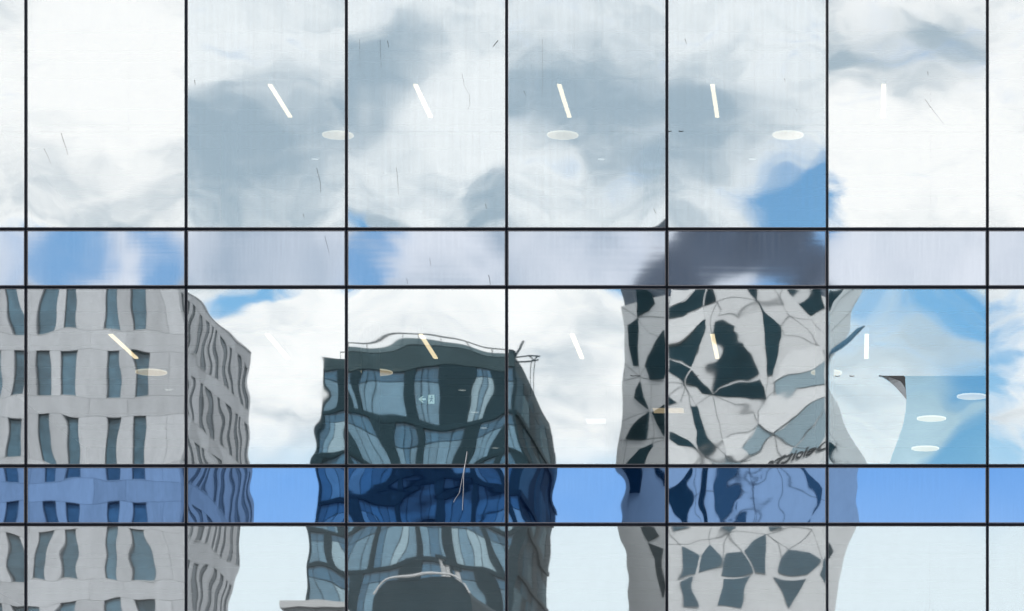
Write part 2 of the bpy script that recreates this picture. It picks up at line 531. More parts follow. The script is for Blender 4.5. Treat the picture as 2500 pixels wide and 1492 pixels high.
def pane_mesh(sh, inset):
    x0, x1, y0, y1 = sh.x0 + inset, sh.x1 - inset, sh.y0 + inset, sh.y1 - inset
    big = sh.row in (0, 2, 4)
    nx, nyy = (NXV, NYV) if big else (90, 110)
    if sh.row == 0:
        nyy = 92
    gx, gy = np.meshgrid(np.linspace(x0, x1, nx), np.linspace(y0, y1, nyy))
    h = sh.phi(gx, gy) * CSL * s
    h = h - h.mean() * 0.0
    X = (gx - sh.cx) * s
    Z = -(gy - sh.cy) * s
    vs = np.stack([X, h, Z], -1).reshape(-1, 3)
    idx = np.arange(nx * nyy).reshape(nyy, nx)
    q = np.stack([idx[1:, :-1], idx[1:, 1:], idx[:-1, 1:], idx[:-1, :-1]], -1).reshape(-1, 4)
    # rim: 14 mm deep edge so the sheet is not a bare surface
    ring = list(idx[0, :]) + list(idx[1:, -1]) + list(idx[-1, -2::-1]) + list(idx[-2:0:-1, 0])
    base = len(vs)
    rv = vs[ring].copy(); rv[:, 1] += 0.014
    vs = np.concatenate([vs, vs[ring], rv])
    n = len(ring)
    rim = [[base + i, base + (i + 1) % n, base + n + (i + 1) % n, base + n + i] for i in range(n)]
    me = bpy.data.meshes.new('pane')
    me.from_pydata(vs.tolist(), [], q.tolist() + rim)
    flags = np.zeros(len(me.polygons), dtype=bool); flags[:len(q)] = True
    me.polygons.foreach_set('use_smooth', flags)
    mi = np.zeros(len(me.polygons), dtype=np.int32); mi[len(q):] = 1
    return me, mi


PANES = {}
for (r, c), sh in SHEETS.items():
    big = r in (0, 2, 4)
    me, mi = pane_mesh(sh, 2.7)
    glass = M_GLASS_BARE if (r, c) == (2, 6) else M_GLASS if big else (M_SP1 if r == 1 else M_SP2)
    me.materials.append(glass); me.materials.append(M_GASKET)
    me.polygons.foreach_set('material_index', mi)
    o = bpy.data.objects.new('glass_pane' if big else 'spandrel_panel', me)
    COL.objects.link(o); o.parent = off
    o.location = (fx(sh.cx), 0.0, fz(sh.cy))
    PANES[(r, c)] = o
    # thin gasket bead round the sheet
    a, b = sh.a * s - 0.0205, sh.b * s - 0.0235
    wd = 0.007 if big else 0.012
    vs, fs = [], []
    for (aa, bb, yy) in ((a, b, -0.001), (a - wd, b - wd, -0.009), (a + .004, b + .004, -0.009)):
        pass
    outer = [(-a, -b), (a, -b), (a, b), (-a, b)]
    inner = [(-a + wd, -b + wd), (a - wd, -b + wd), (a - wd, b - wd), (-a + wd, b - wd)]
    for y_ in (-0.012, 0.006):
        vs += [(p[0], y_, p[1]) for p in outer] + [(p[0], y_, p[1]) for p in inner]
    for k in range(4):
        k2 = (k + 1) % 4
        fs += [[k, k2, 4 + k2, 4 + k], [8 + k2, 8 + k, 12 + k, 12 + k2], [4 + k, 4 + k2, 12 + k2, 12 + k], [k2, k, 8 + k, 8 + k2]]
    gm = bpy.data.meshes.new('gasket'); gm.from_pydata(vs, [], fs)
    link('gasket', gm, M_GASKET, o)

# mullions and transoms: black caps, each length between joints a piece of its own
for c in range(0, 9):
    xm = fx(X0 + (c - 1) * PW) if c > 0 else fx(X0 - PW)
    for r in range(5):
        za, zb = fz(Y_TR[r]), fz(Y_TR[r + 1])
        w = 0.018 + 0.0012 * ((c * 7 + r * 3) % 3)
        box('mullion', (xm - w, -0.030, zb + 0.0235), (xm + w, 0.16, za - 0.0235), M_FRAME, off, 0.008)
for r in range(6):
    for c in range(0, 8):
        xa, xb = fx(X0 + (c - 1) * PW), fx(X0 + c * PW)
        zt = fz(Y_TR[r]) + 0.002 * ((c * 5 + r) % 3 - 1)
        box('transom', (xa + 0.0015, -0.026, zt - 0.0205), (xb - 0.0015, 0.16, zt + 0.0205), M_FRAME, off, 0.008)

# window films stuck on the outside of the vision panes, in sheets that lap by a few millimetres


def film(r, c, pts, m):
    sh = SHEETS[(r, c)]
    o = PANES[(r, c)]
    yb = -0.0095
    f = [(fx(p[0]) - fx(sh.cx), yb - 0.0006, fz(p[1]) - fz(sh.cy)) for p in pts]
    me = bpy.data.meshes.new('film_sheet')
    me.from_pydata(f, [], [list(range(len(f)))])
    return link('film_sheet', me, m, o)


def wavy_film(r, c, y0, y1, xa, xb, m, nx=60, nyy=44):
    """mirror film that follows the bow of its glass"""
    sh = SHEETS[(r, c)]
    vs, fs = [], []
    for i in range(nyy):
        y_ = y0 + (y1 - y0) * i / (nyy - 1)
        for k in range(nx):
            x_ = xa(y_) + (xb(y_) - xa(y_)) * k / (nx - 1)
            vs.append(((x_ - sh.cx) * s, float(sh.phi(x_, y_)) * CSL * s - 0.004, -(y_ - sh.cy) * s))
    for i in range(nyy - 1):
        for k in range(nx - 1):
            a = i * nx + k
            fs.append([a + nx, a + nx + 1, a + 1, a])
    me = bpy.data.meshes.new('film_sheet'); me.from_pydata(vs, [], fs)
    me.polygons.foreach_set('use_smooth', [True] * len(fs))
    return link('film_sheet', me, m, PANES[(r, c)])


def rect(x0, y0, x1, y1):
    return [(x0, y1), (x1, y1), (x1, y0), (x0, y0)]


for c in range(8):
    sh = SHEETS[(0, c)]
    e = 5.5
    xs = [sh.x0 + e, sh.x1 - e]
    if c in (1, 6):
        xs.insert(1, 315 if c == 1 else 2272)
    for k in range(len(xs) - 1):
        film(0, c, rect(xs[k] - (0.8 if k else 0), sh.y0 + e, xs[k + 1], 321.6), M_FILM_A if c in (0, 1, 6, 7) else M_FILM_A2)
        film(0, c, rect(xs[k] - (0.8 if k else 0), 320.4, xs[k + 1], sh.y1 - e), M_FILM_A if c in (0, 1, 6, 7) else M_FILM_A2)
    sh = SHEETS[(2, c)]
    if c == 6:
        edge_y = [917.4, 925, 939, 958, 976, 1005, 1040, 1075, 1112, sh.y1 - e]
        edge_x = [2146, 2160, 2180, 2199, 2213, 2211, 2204, 2192, 2178, 2172]
        wavy_film(2, c, sh.y0 + e, 918.0, lambda y_: sh.x0 + e, lambda y_: sh.x1 - e, M_FILM_MIRROR)
        wavy_film(2, c, 917.0, sh.y1 - e, lambda y_: sh.x0 + e, lambda y_: float(np.interp(y_, edge_y, edge_x)), M_FILM_MIRROR)
    else:
        xs = [sh.x0 + e, sh.x1 - e]
        if c == 5:
            xs.insert(1, 1879)
        for k in range(len(xs) - 1):
            film(2, c, rect(xs[k] - (0.8 if k else 0), sh.y0 + e, xs[k + 1], 918.0), M_FILM)
            film(2, c, rect(xs[k] - (0.8 if k else 0), 916.4, xs[k + 1], sh.y1 - e), M_FILM)
    sh = SHEETS[(4, c)]
    xs = [sh.x0 + e, sh.x1 - e]
    if c in (5, 6):
        xs.insert(1, 1873 if c == 5 else 2270)
    for k in range(len(xs) - 1):
        film(4, c, rect(xs[k] - (0.8 if k else 0), sh.y0 + e, xs[k + 1], sh.y1 - e), M_FILM_C)

# the corner of film that has come loose and curled over
fl = []
for i in range(9):
    t = i / 8
    ex, ey = 2146 + 67 * t, 917.6 + 58 * t ** 1.5          # the crease
    ox, oy = 2146 + 64 * min(1, t * 1.5), 917.6 + 22 * max(0, t * 1.5 - 1) * 1.2
    fl.append((Vector((fx(ex), -0.012, fz(ey))), Vector((fx((ex + ox) / 2), -0.055, fz((ey + oy) / 2))), Vector((fx(ox), -0.045, fz(oy + 1)))))
pc = PANES[(2, 6)]
vs = [tuple(wpos(pc, p)) for tri in fl for p in tri]
fs = []
for i in range(8):
    fs += [[3 * i, 3 * i + 3, 3 * i + 4, 3 * i + 1], [3 * i + 1, 3 * i + 4, 3 * i + 5, 3 * i + 2]]
me = bpy.data.meshes.new('curled_flap'); me.from_pydata(vs, [], fs)
me.materials.append(M_FLAP_S); me.materials.append(M_FLAP)
me.polygons.foreach_set('material_index', [0, 1] * 8)
fo = link('curled_flap', me, None, pc)
sm = fo.modifiers.new('thickness', 'SOLIDIFY'); sm.thickness = 0.002
tag(fo, 'dark and silver film corner curled off the glass')

# scratches and dirt streaks on the outer face
STREAKS = [(0, 1, [(149, 325), (155, 345), (162, 362), (165, 378)], .8), (0, 1, [(107, 362), (117, 382), (124, 400)], .5),
           (0, 2, [(475, 196), (477, 208)], 1.2), (0, 2, [(773, 410), (778, 430), (782, 445), (783, 470)], .9), (0, 2, [(740, 522), (743, 533)], .9),
           (0, 3, [(946, 100), (949, 116)], 1.4), (0, 3, [(878, 96), (879, 165)], .4), (0, 3, [(1216, 99), (1203, 115)], 1.6),
           (0, 3, [(968, 410), (971, 440), (973, 475)], .6), (0, 3, [(1185, 498), (1188, 510)], 1.3), (0, 3, [(1128, 180), (1134, 210), (1146, 232)], .5),
           (0, 3, [(1146, 232), (1147, 255), (1142, 272)], .4), (0, 3, [(928, 98), (929, 135), (931, 165)], .5),
           (0, 4, [(1279, 222), (1284, 234)], 1.1), (0, 4, [(1596, 510), (1601, 521)], 1.2), (0, 4, [(1324, 96), (1325, 230)], .3),
           (0, 5, [(1672, 95), (1676, 107)], 1.2), (0, 5, [(1915, 192), (1917, 199)], 1.0), (0, 5, [(1945, 266), (1946, 275)], .8),
           (0, 6, [(2258, 242), (2272, 262), (2288, 282), (2303, 302)], .5), (0, 6, [(2265, 175), (2266, 184)], 1.2),
           (1, 2, [(793, 577), (799, 600), (804, 621)], .7), (1, 3, [(1049, 630), (1052, 650)], .6), (1, 3, [(1193, 672), (1196, 686), (1197, 699)], 1.5),
           (1, 3, [(993, 680), (995, 694)], .8), (2, 5, [(1866, 850), (1871, 852), (1876, 851)], .6)]
for (r, c, pts, wd) in STREAKS:
    pn = PANES[(r, c)]
    P = [Vector((fx(a), -0.013, fz(b))) for a, b in pts]
    tube('dirt_streak', P, wd * s * 0.45, M_DIRT, pn, 5, 0.45)
for (x, y) in ((1545, 917), (1557, 917), (1700, 917), (1634, 320), (1663, 320), (2045, 918), (2080, 918)):
    c = int((x - X0) // PW) + 1
    pn = PANES[(0 if y < 500 else 2, c)]
    tube('dirt_streak', [(fx(x - 6), -0.013, fz(y)), (fx(x), -0.0135, fz(y + 1.2)), (fx(x + 6), -0.013, fz(y))], 0.006, M_DIRT, pn, 5, 0.5)

# building shell around the rooms
XL, XR = fx(X0 - PW), fx(X0 + 7 * PW)
ZT, ZB = fz(Y_TR[0]), fz(Y_TR[5])
DEP = 16.0
for i, (za, zb) in enumerate(((fz(701.5) + 0.06, fz(559.5) - 0.06), (fz(1280.8) + 0.06, fz(1137.5) - 0.06))):
    box('floor_slab', (XL, 0.18, za), (XR, DEP, zb), M_CONC, off)
box('rear_wall', (XL, DEP + 0.002, ZB - 0.8), (XR, DEP + 0.3, ZT + 0.9), M_INT, off)
box('side_wall', (XL - 0.3, 0.17, ZB - 0.8), (XL - 0.002, DEP + 0.3, ZT + 0.9), M_INT, off)
box('side_wall', (XR + 0.002, 0.17, ZB - 0.8), (XR + 0.3, DEP + 0.3, ZT + 0.9), M_INT, off)
box('roof', (XL - 0.3, -0.05, ZT + 0.9), (XR + 0.3, DEP + 0.3, ZT + 2.2), M_CONC, off)
box('parapet_panel', (XL, 0.0, ZT + 0.03), (XR, 0.16, ZT + 0.898), M_SP2, off)
box('lower_wall', (XL - 0.3, 0.02, 0.0), (XR + 0.3, DEP + 0.3, ZB - 0.802), M_FRAME, off)
box('lower_spandrel', (XL, 0.0, ZB - 0.80), (XR, 0.16, ZB - 0.031), M_SP2, off)
HA, HB, HC = 17.35, 12.44, 8.36        # ceiling heights above the eye, three storeys
for h, zt in ((HA, ZT + 0.899), (HB, None), (HC, None)):
    # suspended ceiling: rafts with dark gaps between them
    yy = 0.22
    k = 0
    while yy < DEP - 0.1:
        wdt = (2.0, 1.15, 0.6, 1.15)[k % 4]
        y2 = min(yy + wdt, DEP - 0.02)
        box('ceiling_raft', (XL + 0.02, yy, EYE + h - 0.0), (XR - 0.02, y2 - 0.12, EYE + h + 0.022), M_CEIL, off)
        yy = y2; k += 1
for z0 in (fz(559.5) - 0.055, fz(1137.5) - 0.055, ZB - 0.75):
    box('carpet', (XL + 0.01, 0.19, z0), (XR - 0.01, DEP - 0.01, z0 + 0.02), M_CARPET, off)
for (pxc, yc, zlo, hh) in ((2013, 3.1, fz(1137.5) - 0.03, HB), (905, 3.1, fz(1137.5) - 0.03, HB), (1500, 9.0, fz(1137.5) - 0.03, HB), (560, 8.0, fz(559.5) - 0.03, HA), (1590, 9.0, fz(559.5) - 0.03, HA)):
    t = (D + yc) / D
    tube('column', [(fx(pxc) * t, yc, zlo), (fx(pxc) * t, yc, EYE + hh - 0.004)], 0.165, M_INT, off, 16)

# ------------------------------------------------------------------ lamps inside


def strip_light(near, far, h, ceil_h, label):
    a = behind(near[0], near[1], h); b = behind(far[0], far[1], h)
    b.x = a.x                                # runs square to the glass
    t = empty('pendant_light', a)
    tag(t, label, 'lamp', 'linear pendant lights running in from the glass')
    w = 0.036
    box('diffuser', (a.x - w, a.y, a.z - 0.002), (a.x + w, b.y, a.z + 0.02), M_WARM, t)
    box('housing', (a.x - w - .004, a.y - .004, a.z + 0.0205), (a.x + w + .004, b.y + .004, a.z + 0.075), M_WHITE, t)
    for yy in (a.y + 0.2, b.y - 0.2):
        tube('wire', [(a.x, yy, a.z + 0.076), (a.x, yy, EYE + ceil_h - 0.001)], 0.005, M_WHITE, t, 5)
    box('driver_box', (a.x - 0.035, a.y - 0.006, a.z + 0.0755), (a.x + 0.035, a.y + 0.05, a.z + 0.15), M_WHITE, t)


ord_ = ['leftmost', 'second from the left', 'third from the left', 'fourth from the left', 'fifth from the left', 'rightmost']
for k, (x, xe) in enumerate(((659, 709), (1014, 1049), (1365, 1393), (1739, 1750), (2158, 2150))):
    nm = ['leftmost', 'second from the left', 'middle', 'fourth from the left', 'rightmost'][k]
    strip_light((x, 208), (xe, 287), 16.5, HA, nm + ' of the five lit strip lights hanging on the upper floor')
for k, (x, xe) in enumerate(((270, 334), (653, 703), (1027, 1063), (1397, 1420), (1739, 1751), (2116, 2115))):
    strip_light((x, 818), (xe, 876), 12.1, HB, ord_[k] + ' of the six lit strip lights hanging on the middle floor')


def disc_light(x, y, h, ceil_h, dia, label, group):
    c = behind(x, y, h)
    t = empty('disc_light', c)
    tag(t, label, 'lamp', group)
    seg = 40
    r0, r1 = dia / 2 - 0.013, dia / 2
    ring = lambda r, z: [(r * math.cos(2 * math.pi * i / seg), r * math.sin(2 * math.pi * i / seg), z) for i in range(seg)]
    vs = ring(r0, 0.0); me = bpy.data.meshes.new('diffuser'); me.from_pydata(vs, [], [list(range(seg - 1, -1, -1))]); link('diffuser', me, M_DISC, t)
    vs = ring(r0 + .0005, -0.003) + ring(r1, -0.003) + ring(r1, 0.02)
    fs = []
    for i in range(seg):
        j = (i + 1) % seg
        fs += [[i, seg + i, seg + j, j], [seg + i, 2 * seg + i, 2 * seg + j, seg + j]]
    me = bpy.data.meshes.new('rim'); me.from_pydata(vs, [], fs); link('rim', me, M_RIM, t)
    vs = ring(r1, 0.0205) + ring(r1 * 0.93, 0.055)
    fs = [[i, seg + i, seg + (i + 1) % seg, (i + 1) % seg] for i in range(seg)] + [list(range(seg, 2 * seg))]
    me = bpy.data.meshes.new('housing'); me.from_pydata(vs, [], fs); link('housing', me, M_WHITE, t)
    if ceil_h - h > 0.1:
        tube('rod', [c + Vector((0, 0, 0.056)), Vector((c.x, c.y, EYE + ceil_h - 0.001))], 0.008, M_WHITE, t, 6)


for x, lb in ((825, 'round lit ceiling lamp straddling the second mullion on the upper floor'),
              (1374, 'round lit ceiling lamp in the middle of the upper floor'),
              (1924, 'round lit ceiling lamp just above the blue patch of reflected sky')):
    disc_light(x, 331, 17.0, HA, 0.60, lb, 'round lamps on the upper floor')
for (x, y, lb) in ((369, 910, 'round warm ceiling lamp over the reflected grey stone facade'),
                   (920, 910, 'round warm lamp half hidden behind a column, over the reflected dark glass block'),
                   (2018, 911, 'round lamp mostly hidden behind the rightmost full mullion'),
                   (2373, 969, 'round lamp furthest right, where the film is missing'),
                   (2274, 1023, 'round lamp below the curled film corner, middle of three'),
                   (2259, 1096, 'lowest round lamp, just above the right end of the lower spandrel')):
    disc_light(x, y, 12.36, HB, 0.60, lb, 'round lamps on the middle floor')


def panel_light(x, y, label):
    c = behind(x, y, HB - 0.02)
    t = empty('panel_light', c); tag(t, label, 'lamp', 'square ceiling panel lights')
    box('diffuser', c + Vector((-.31, -.27, 0)), c + Vector((.31, .27, .006)), M_COOL if x < 1500 else M_DISC, t)
    box('frame', c + Vector((-.335, -.295, .0065)), c + Vector((.335, .295, .018)), M_WHITE, t)


panel_light(1632, 1003, 'square warm ceiling panel light crossing the fourth mullion')
panel_light(1468, 1029, 'square white ceiling panel light over pale reflected cloud')


def downlight(x, y, h, label, grp, r=0.075):
    c = behind(x, y, h)
    t = empty('downlight', c); tag(t, label, 'lamp', grp)
    seg = 14
    ring = lambda rr, z: [(rr * math.cos(2 * math.pi * i / seg), rr * math.sin(2 * math.pi * i / seg), z) for i in range(seg)]
    me = bpy.data.meshes.new('lens'); me.from_pydata(ring(r, 0), [], [list(range(seg - 1, -1, -1))]); link('lens', me, M_COOL, t)
    vs = ring(r + .0005, 0.001) + ring(r * 1.35, 0.001) + ring(r * 1.35, 0.018)
    fs = []
    for i in range(seg):
        j = (i + 1) % seg
        fs += [[i, seg + i, seg + j, j], [seg + i, 2 * seg + i, 2 * seg + j, seg + j]]
    me = bpy.data.meshes.new('trim'); me.from_pydata(vs, [], fs); link('trim', me, M_WHITE, t)


for (x, y, lb) in ((412, 952, 'tiny downlight right of the round lamp over the stone facade'),
                   (1128, 953, 'highest of four tiny downlights stepping down the dark glass block'),
                   (1160, 1007, 'second highest of four tiny downlights stepping down the dark glass block'),
                   (1181, 1045, 'second lowest of four tiny downlights stepping down the dark glass block'),
                   (1209, 1094, 'lowest of four tiny downlights stepping down the dark glass block')):
    downlight(x, y, HB - 0.02, lb, 'tiny downlights on the middle floor')
for (x, lb) in ((769, 'tiny downlight below the round lamp at the second mullion'), (1468, 'tiny downlight right of the central round lamp, upper floor'),
                (1837, 'tiny downlight left of the blue sky patch, upper floor')):
    downlight(x, 389, HA - 0.02, lb, 'tiny downlights on the upper floor')

# exit sign
c = behind(1041, 975, 11.6)
ex = empty('exit_sign', c); tag(ex, 'green lit exit sign with arrow and running figure hanging inside', 'sign')
t = (D + c.y) / D
w, h = 0.17 * t, 0.085 * t
box('plate', c + Vector((-w, 0, -h)), c + Vector((w, .03, h)), M_EXITG, ex)


def flat(name, pts, m, parent, y0, th=0.004):
    return prism(name, [(p[0], y0, p[1]) for p in pts], [(p[0], y0 + th, p[1]) for p in pts], m, parent)


q = lambda a, b: (c.x + a * t, c.z + b * t)
flat('arrow', [q(-.135, 0), q(-.07, .055), q(-.045, .055), q(-.085, .016), q(-.01, .016), q(-.01, -.016), q(-.085, -.016), q(-.045, -.055), q(-.07, -.055)], M_EXIT, ex, c.y - .006)
flat('pictogram_panel', [q(.03, -.075), q(.135, -.075), q(.135, .075), q(.03, .075)], M_EXIT, ex, c.y - .006)
fig = [q(.085, .03), q(.065, .025), q(.045, .005), q(.052, -.002), q(.068, .012), q(.074, .008), q(.07, -.018), q(.05, -.05), q(.06, -.056), q(.082, -.026),
       q(.092, -.03), q(.108, -.05), q(.116, -.042), q(.1, -.018), q(.09, -.012), q(.095, .006), q(.105, -.004), q(.118, .002), q(.112, .012), q(.1, .022)]
flat('running_figure', fig, M_EXITG, ex, c.y - .011)
tube('figure_head', [(c.x + .093 * t, c.y - .011, c.z + .048 * t), (c.x + .093 * t, c.y - .006, c.z + .048 * t)], .014, M_EXITG, ex, 10)
for dx in (-.12, .12):
    tube('hanger', [(c.x + dx * t, c.y + .015, c.z + h), (c.x + dx * t, c.y + .015, EYE + HB)], .004, M_WHITE, ex, 5)

# whiteboard at the rear of the upper floor
tb = (D + DEP - 0.06) / D
wb = empty('whiteboard', (fx(1630) * tb, DEP - 0.05, EYE + (VY - 540) * s * tb))
tag(wb, 'large pale framed whiteboard on the rear wall of the upper floor', 'whiteboard')
bx0, bx1, bz1, bz0 = fx(1508) * tb, fx(1755) * tb, EYE + (VY - 470) * s * tb, EYE + (VY - 590) * s * tb
box('board', (bx0, DEP - 0.05, bz0), (bx1, DEP - 0.03, bz1), M_CEIL, wb)
for nm, lo, hi in (('frame', (bx0 - .06, DEP - .06, bz1 + .001), (bx1 + .06, DEP - .02, bz1 + .06)), ('frame', (bx0 - .06, DEP - .06, bz0), (bx0 - .001, DEP - .02, bz1)),
                   ('frame', (bx1 + .001, DEP - .06, bz0), (bx1 + .06, DEP - .02, bz1))):
    box(nm, lo, hi, M_WHITE, wb)

# a stray length of string outside, over the lower transom
st = [(1141, 1104), (1138, 1125), (1134, 1143), (1127, 1180), (1122, 1205), (1113, 1218), (1108, 1227)]
o = tube('hanging_string', [(fx(a), -0.05, fz(b)) for a, b in st], 0.0042, M_STRING, None, 5, 0.6)
tag(o, 'thin pale string hanging bent over the transom in front of the dark block', 'string', 'loose strings on the facade')
st = [(1141, 1104), (1137, 1130), (1133, 1160), (1132, 1200), (1130, 1247)]
o = tube('hanging_string', [(fx(a), -0.062, fz(b)) for a, b in st], 0.0048, M_STRING, None, 5, 0.6)
tag(o, 'longer straight pale string hanging over the transom in front of the dark block', 'string', 'loose strings on the facade')

# ------------------------------------------------------------------ buildings across the street (seen mirrored)
M_STONE = principled('pale_stone', (0.43, 0.445, 0.475), 0.85, var=0.26, vscale=1.1, stretch=(1.6, 1.6, 0.35), bump=0.2)
M_CORE = principled('dark_joint', (0.06, 0.06, 0.062), 0.9)
M_WIN = principled('window_glass', (0.065, 0.13, 0.18), 0.06, 0.0, 0.7, var=0.85, vscale=0.45)  # uneven tone stands in for reflected sky, put into the base colour
M_WFRAME = principled('window_frame', (0.05, 0.06, 0.07), 0.5)
M_SILL = principled('sill_metal', (0.45, 0.46, 0.47), 0.5)
M_SLATE = principled('slate_metal', (0.014, 0.034, 0.046), 0.6, 0.0, 0.08, var=0.3, vscale=0.3)
M_GL_A = principled('blue_glass', (0.04, 0.115, 0.19), 0.08, 0.0, 0.6, var=0.45, vscale=0.3)
M_GL_B = principled('pale_blue_glass', (0.115, 0.215, 0.295), 0.08, 0.0, 0.6, var=0.40, vscale=0.3)
M_GL_C = principled('blind_glass', (0.26, 0.38, 0.45), 0.12, 0.0, 0.7, var=0.15, vscale=0.3)
M_CLAD = principled('white_cladding', (0.54, 0.555, 0.575), 0.55, var=0.12, vscale=0.5)
M_SEAM = principled('cladding_seam', (0.16, 0.17, 0.18), 0.8)
M_DGLASS = principled('dark_teal_glass', (0.009, 0.030, 0.042), 0.06, 0.0, 0.10, var=0.6, vscale=0.25)
M_LGLASS = principled('steel_blue_glass', (0.035, 0.075, 0.105), 0.06, 0.0, 0.4, var=0.3, vscale=0.25)
M_DMATT = principled('dark_matt_glass', (0.008, 0.026, 0.036), 0.7, 0.0, 0.0, var=0.6, vscale=0.25)
M_MGLASS = principled('mid_blue_glass', (0.075, 0.125, 0.165), 0.06, 0.0, 0.4, var=0.3, vscale=0.25)
M_BGLASS = principled('grey_blue_glass', (0.20, 0.28, 0.33), 0.08, 0.0, 0.8, var=0.15, vscale=0.3)
M_CROWN = principled('crown_metal', (0.035, 0.055, 0.085), 0.5, 0.0, 0.3, var=0.6, vscale=0.22, stretch=(1, 1, 0.4))
M_LOUV = principled('louvre_metal', (0.10, 0.15, 0.17), 0.4, 0.2, var=0.3, vscale=0.5)
M_FLANK_A = principled('matt_teal_glass', (0.03, 0.085, 0.12), 0.6, 0.0, 0.08, var=0.5, vscale=0.4)
M_FLANK_B = principled('matt_pale_glass', (0.10, 0.18, 0.22), 0.6, 0.0, 0.08, var=0.4, vscale=0.4)
M_PARA = principled('hazed_slate', (0.04, 0.072, 0.085), 0.6, 0.0, 0.15, var=0.4, vscale=0.25)  # lighter copy of the slate metal: haze put into the colour
M_TEXT = principled('sign_letter', (0.012, 0.014, 0.018), 0.5)
M_GREEN = principled('sign_green', (0.12, 0.50, 0.05), 0.5)


M_FLANK_S = principled('matt_window_glass', (0.19, 0.21, 0.23), 0.7, 0.0, 0.0, var=0.5, vscale=0.4)


class Plane:
    """upright wall face through two virtual ground points; local u along it (m), real z, n outward"""

    def __init__(self, p, q):
        self.p, self.q = Vector(p), Vector(q)               # real (x, y)
        self.d = (self.q - self.p).normalized()
        self.n = Vector((-self.d.y, self.d.x))               # outward when d runs towards -x ... fixed below
        if self.n.y < 0 or (abs(self.n.y) < 1e-6 and self.n.x < 0):
            self.n = -self.n

    def at(self, u_, z, out=0.0):
        w = self.p + self.d * u_ + self.n * out
        return Vector((w.x, w.y, z))

    def hit(self, px_, py_):
        """wall point mirrored at undistorted photo place px,py -> (u, z)"""
        ddx, ddy, ddz = (px_ - VX) * s, -D, (VY - py_) * s   # real ray after the mirror, from virtual camera at y=+D
        # camera image is at (0, +D); solve (0,D)+t(ddx,ddy) on plane
        t = ((self.p.x - 0) * self.n.x + (self.p.y - D) * self.n.y) / (ddx * self.n.x + ddy * self.n.y)
        X, Y = ddx * t, D + ddy * t
        return (Vector((X, Y)) - self.p).dot(self.d), EYE + ddz * t


def slab(name, pl, u0, u1, z0, z1, o0, o1, m, parent):
    """box on a wall face between depths o0 (inner) and o1 (outer)"""
    f = [pl.at(u0, z0, o1), pl.at(u1, z0, o1), pl.at(u1, z1, o1), pl.at(u0, z1, o1)]
    b = [pl.at(u0, z0, o0), pl.at(u1, z0, o0), pl.at(u1, z1, o0), pl.at(u0, z1, o0)]
    return prism(name, f, b, m, parent)


def wx(px_, R):
    return (px_ - VX) * s * (D + R) / D


def wz(py_, R):
    return EYE + (VY - py_) * s * (D + R) / D


# ---- stone office block with paired windows
RL = 130.0
FLc = (RL / (D + RL)) / 0.8
lb = empty('stone_office', (wx(150, RL), -RL - 10, 0))
tag(lb, 'grey stone office block with tall paired windows, mirrored at the left', 'building')
xc = wx(436, RL)
front = Plane((wx(-260, RL), -RL), (xc, -RL))
side = Plane((xc, -RL), (xc, -RL - 23.0))
side.n = Vector((1, 0))
U = lambda p_: front.hit(p_, 1000)[0]
Zl = lambda p_: wz(p_, RL)
box('core', (wx(-260, RL) + .1, -RL - 22.6, 0), (xc - 0.45, -RL - 0.45, Zl(690)), M_CORE, lb)
wins = [(-198, -168), (-145, -115), (-48, -18), (8, 38), (108, 138), (162, 193), (258, 288), (320, 352)]
edges = [-260] + [e for w_ in wins for e in w_] + [436]
bands = [-260, -85, 72, 226, 304, 436]
top = 676
ys = [705 + 153 * k for k in range(6)]
G = 0.006


def window_unit(pl, u0, u1, z0, z1, parent, glass=None, rec=0.26):
    w_ = slab('window', pl, u0, u1, z0, z1, -0.42, -rec, glass or M_WIN, parent)
    fr = 0.05
    o_ = -rec + 0.001
    slab('frame', pl, u0, u0 + fr, z0, z1, o_, o_ + 0.05, M_WFRAME, w_)
    slab('frame', pl, u1 - fr, u1, z0, z1, o_, o_ + 0.05, M_WFRAME, w_)
    slab('frame', pl, u0 + fr, u1 - fr, z1 - fr, z1, o_, o_ + 0.05, M_WFRAME, w_)
    slab('sill', pl, u0 + 0.01, u1 - 0.01, z0 - 0.0, z0 + 0.035, o_, 0.015, M_SILL, w_)


for k, y0 in enumerate(ys):
    zt_, zb_ = Zl(y0), Zl(y0 + 110)
    for i in range(0, len(edges) - 1):
        u0, u1 = U(edges[i]), U(edges[i + 1])
        if i % 2 == 0:
            # pier, cut in two stones when wide
            cuts = [u0, u1] if u1 - u0 < 1.6 else [u0, (u0 + u1) / 2, u1]
            for a, b in zip(cuts[:-1], cuts[1:]):
                slab('stone_panel', front, a + G, b - G, zb_ + G, zt_ - G, -0.44, 0.0, M_STONE, lb)
        else:
            window_unit(front, u0, u1, zb_, zt_, lb)
    for a, b in zip(bands[:-1], bands[1:]):
        slab('stone_panel', front, U(a) + G, U(b) - G, Zl(y0 + 153) + G, zb_ - G, -0.44, 0.0, M_STONE, lb)
for a, b in zip(bands[:-1], bands[1:]):
    slab('stone_panel', front, U(a) + G, U(b) - G, Zl(705) + G, Zl(top), -0.44, 0.0, M_STONE, lb)
slab('coping', front, -0.1, U(436) + 0.06, Zl(top) + .002, Zl(top) + 0.08, -0.6, 0.03, M_STONE, lb)
box('plinth', (wx(-260, RL), -RL - 23, 0), (xc, -RL, Zl(705 + 153 * 6) - 0.01), M_STONE, lb)
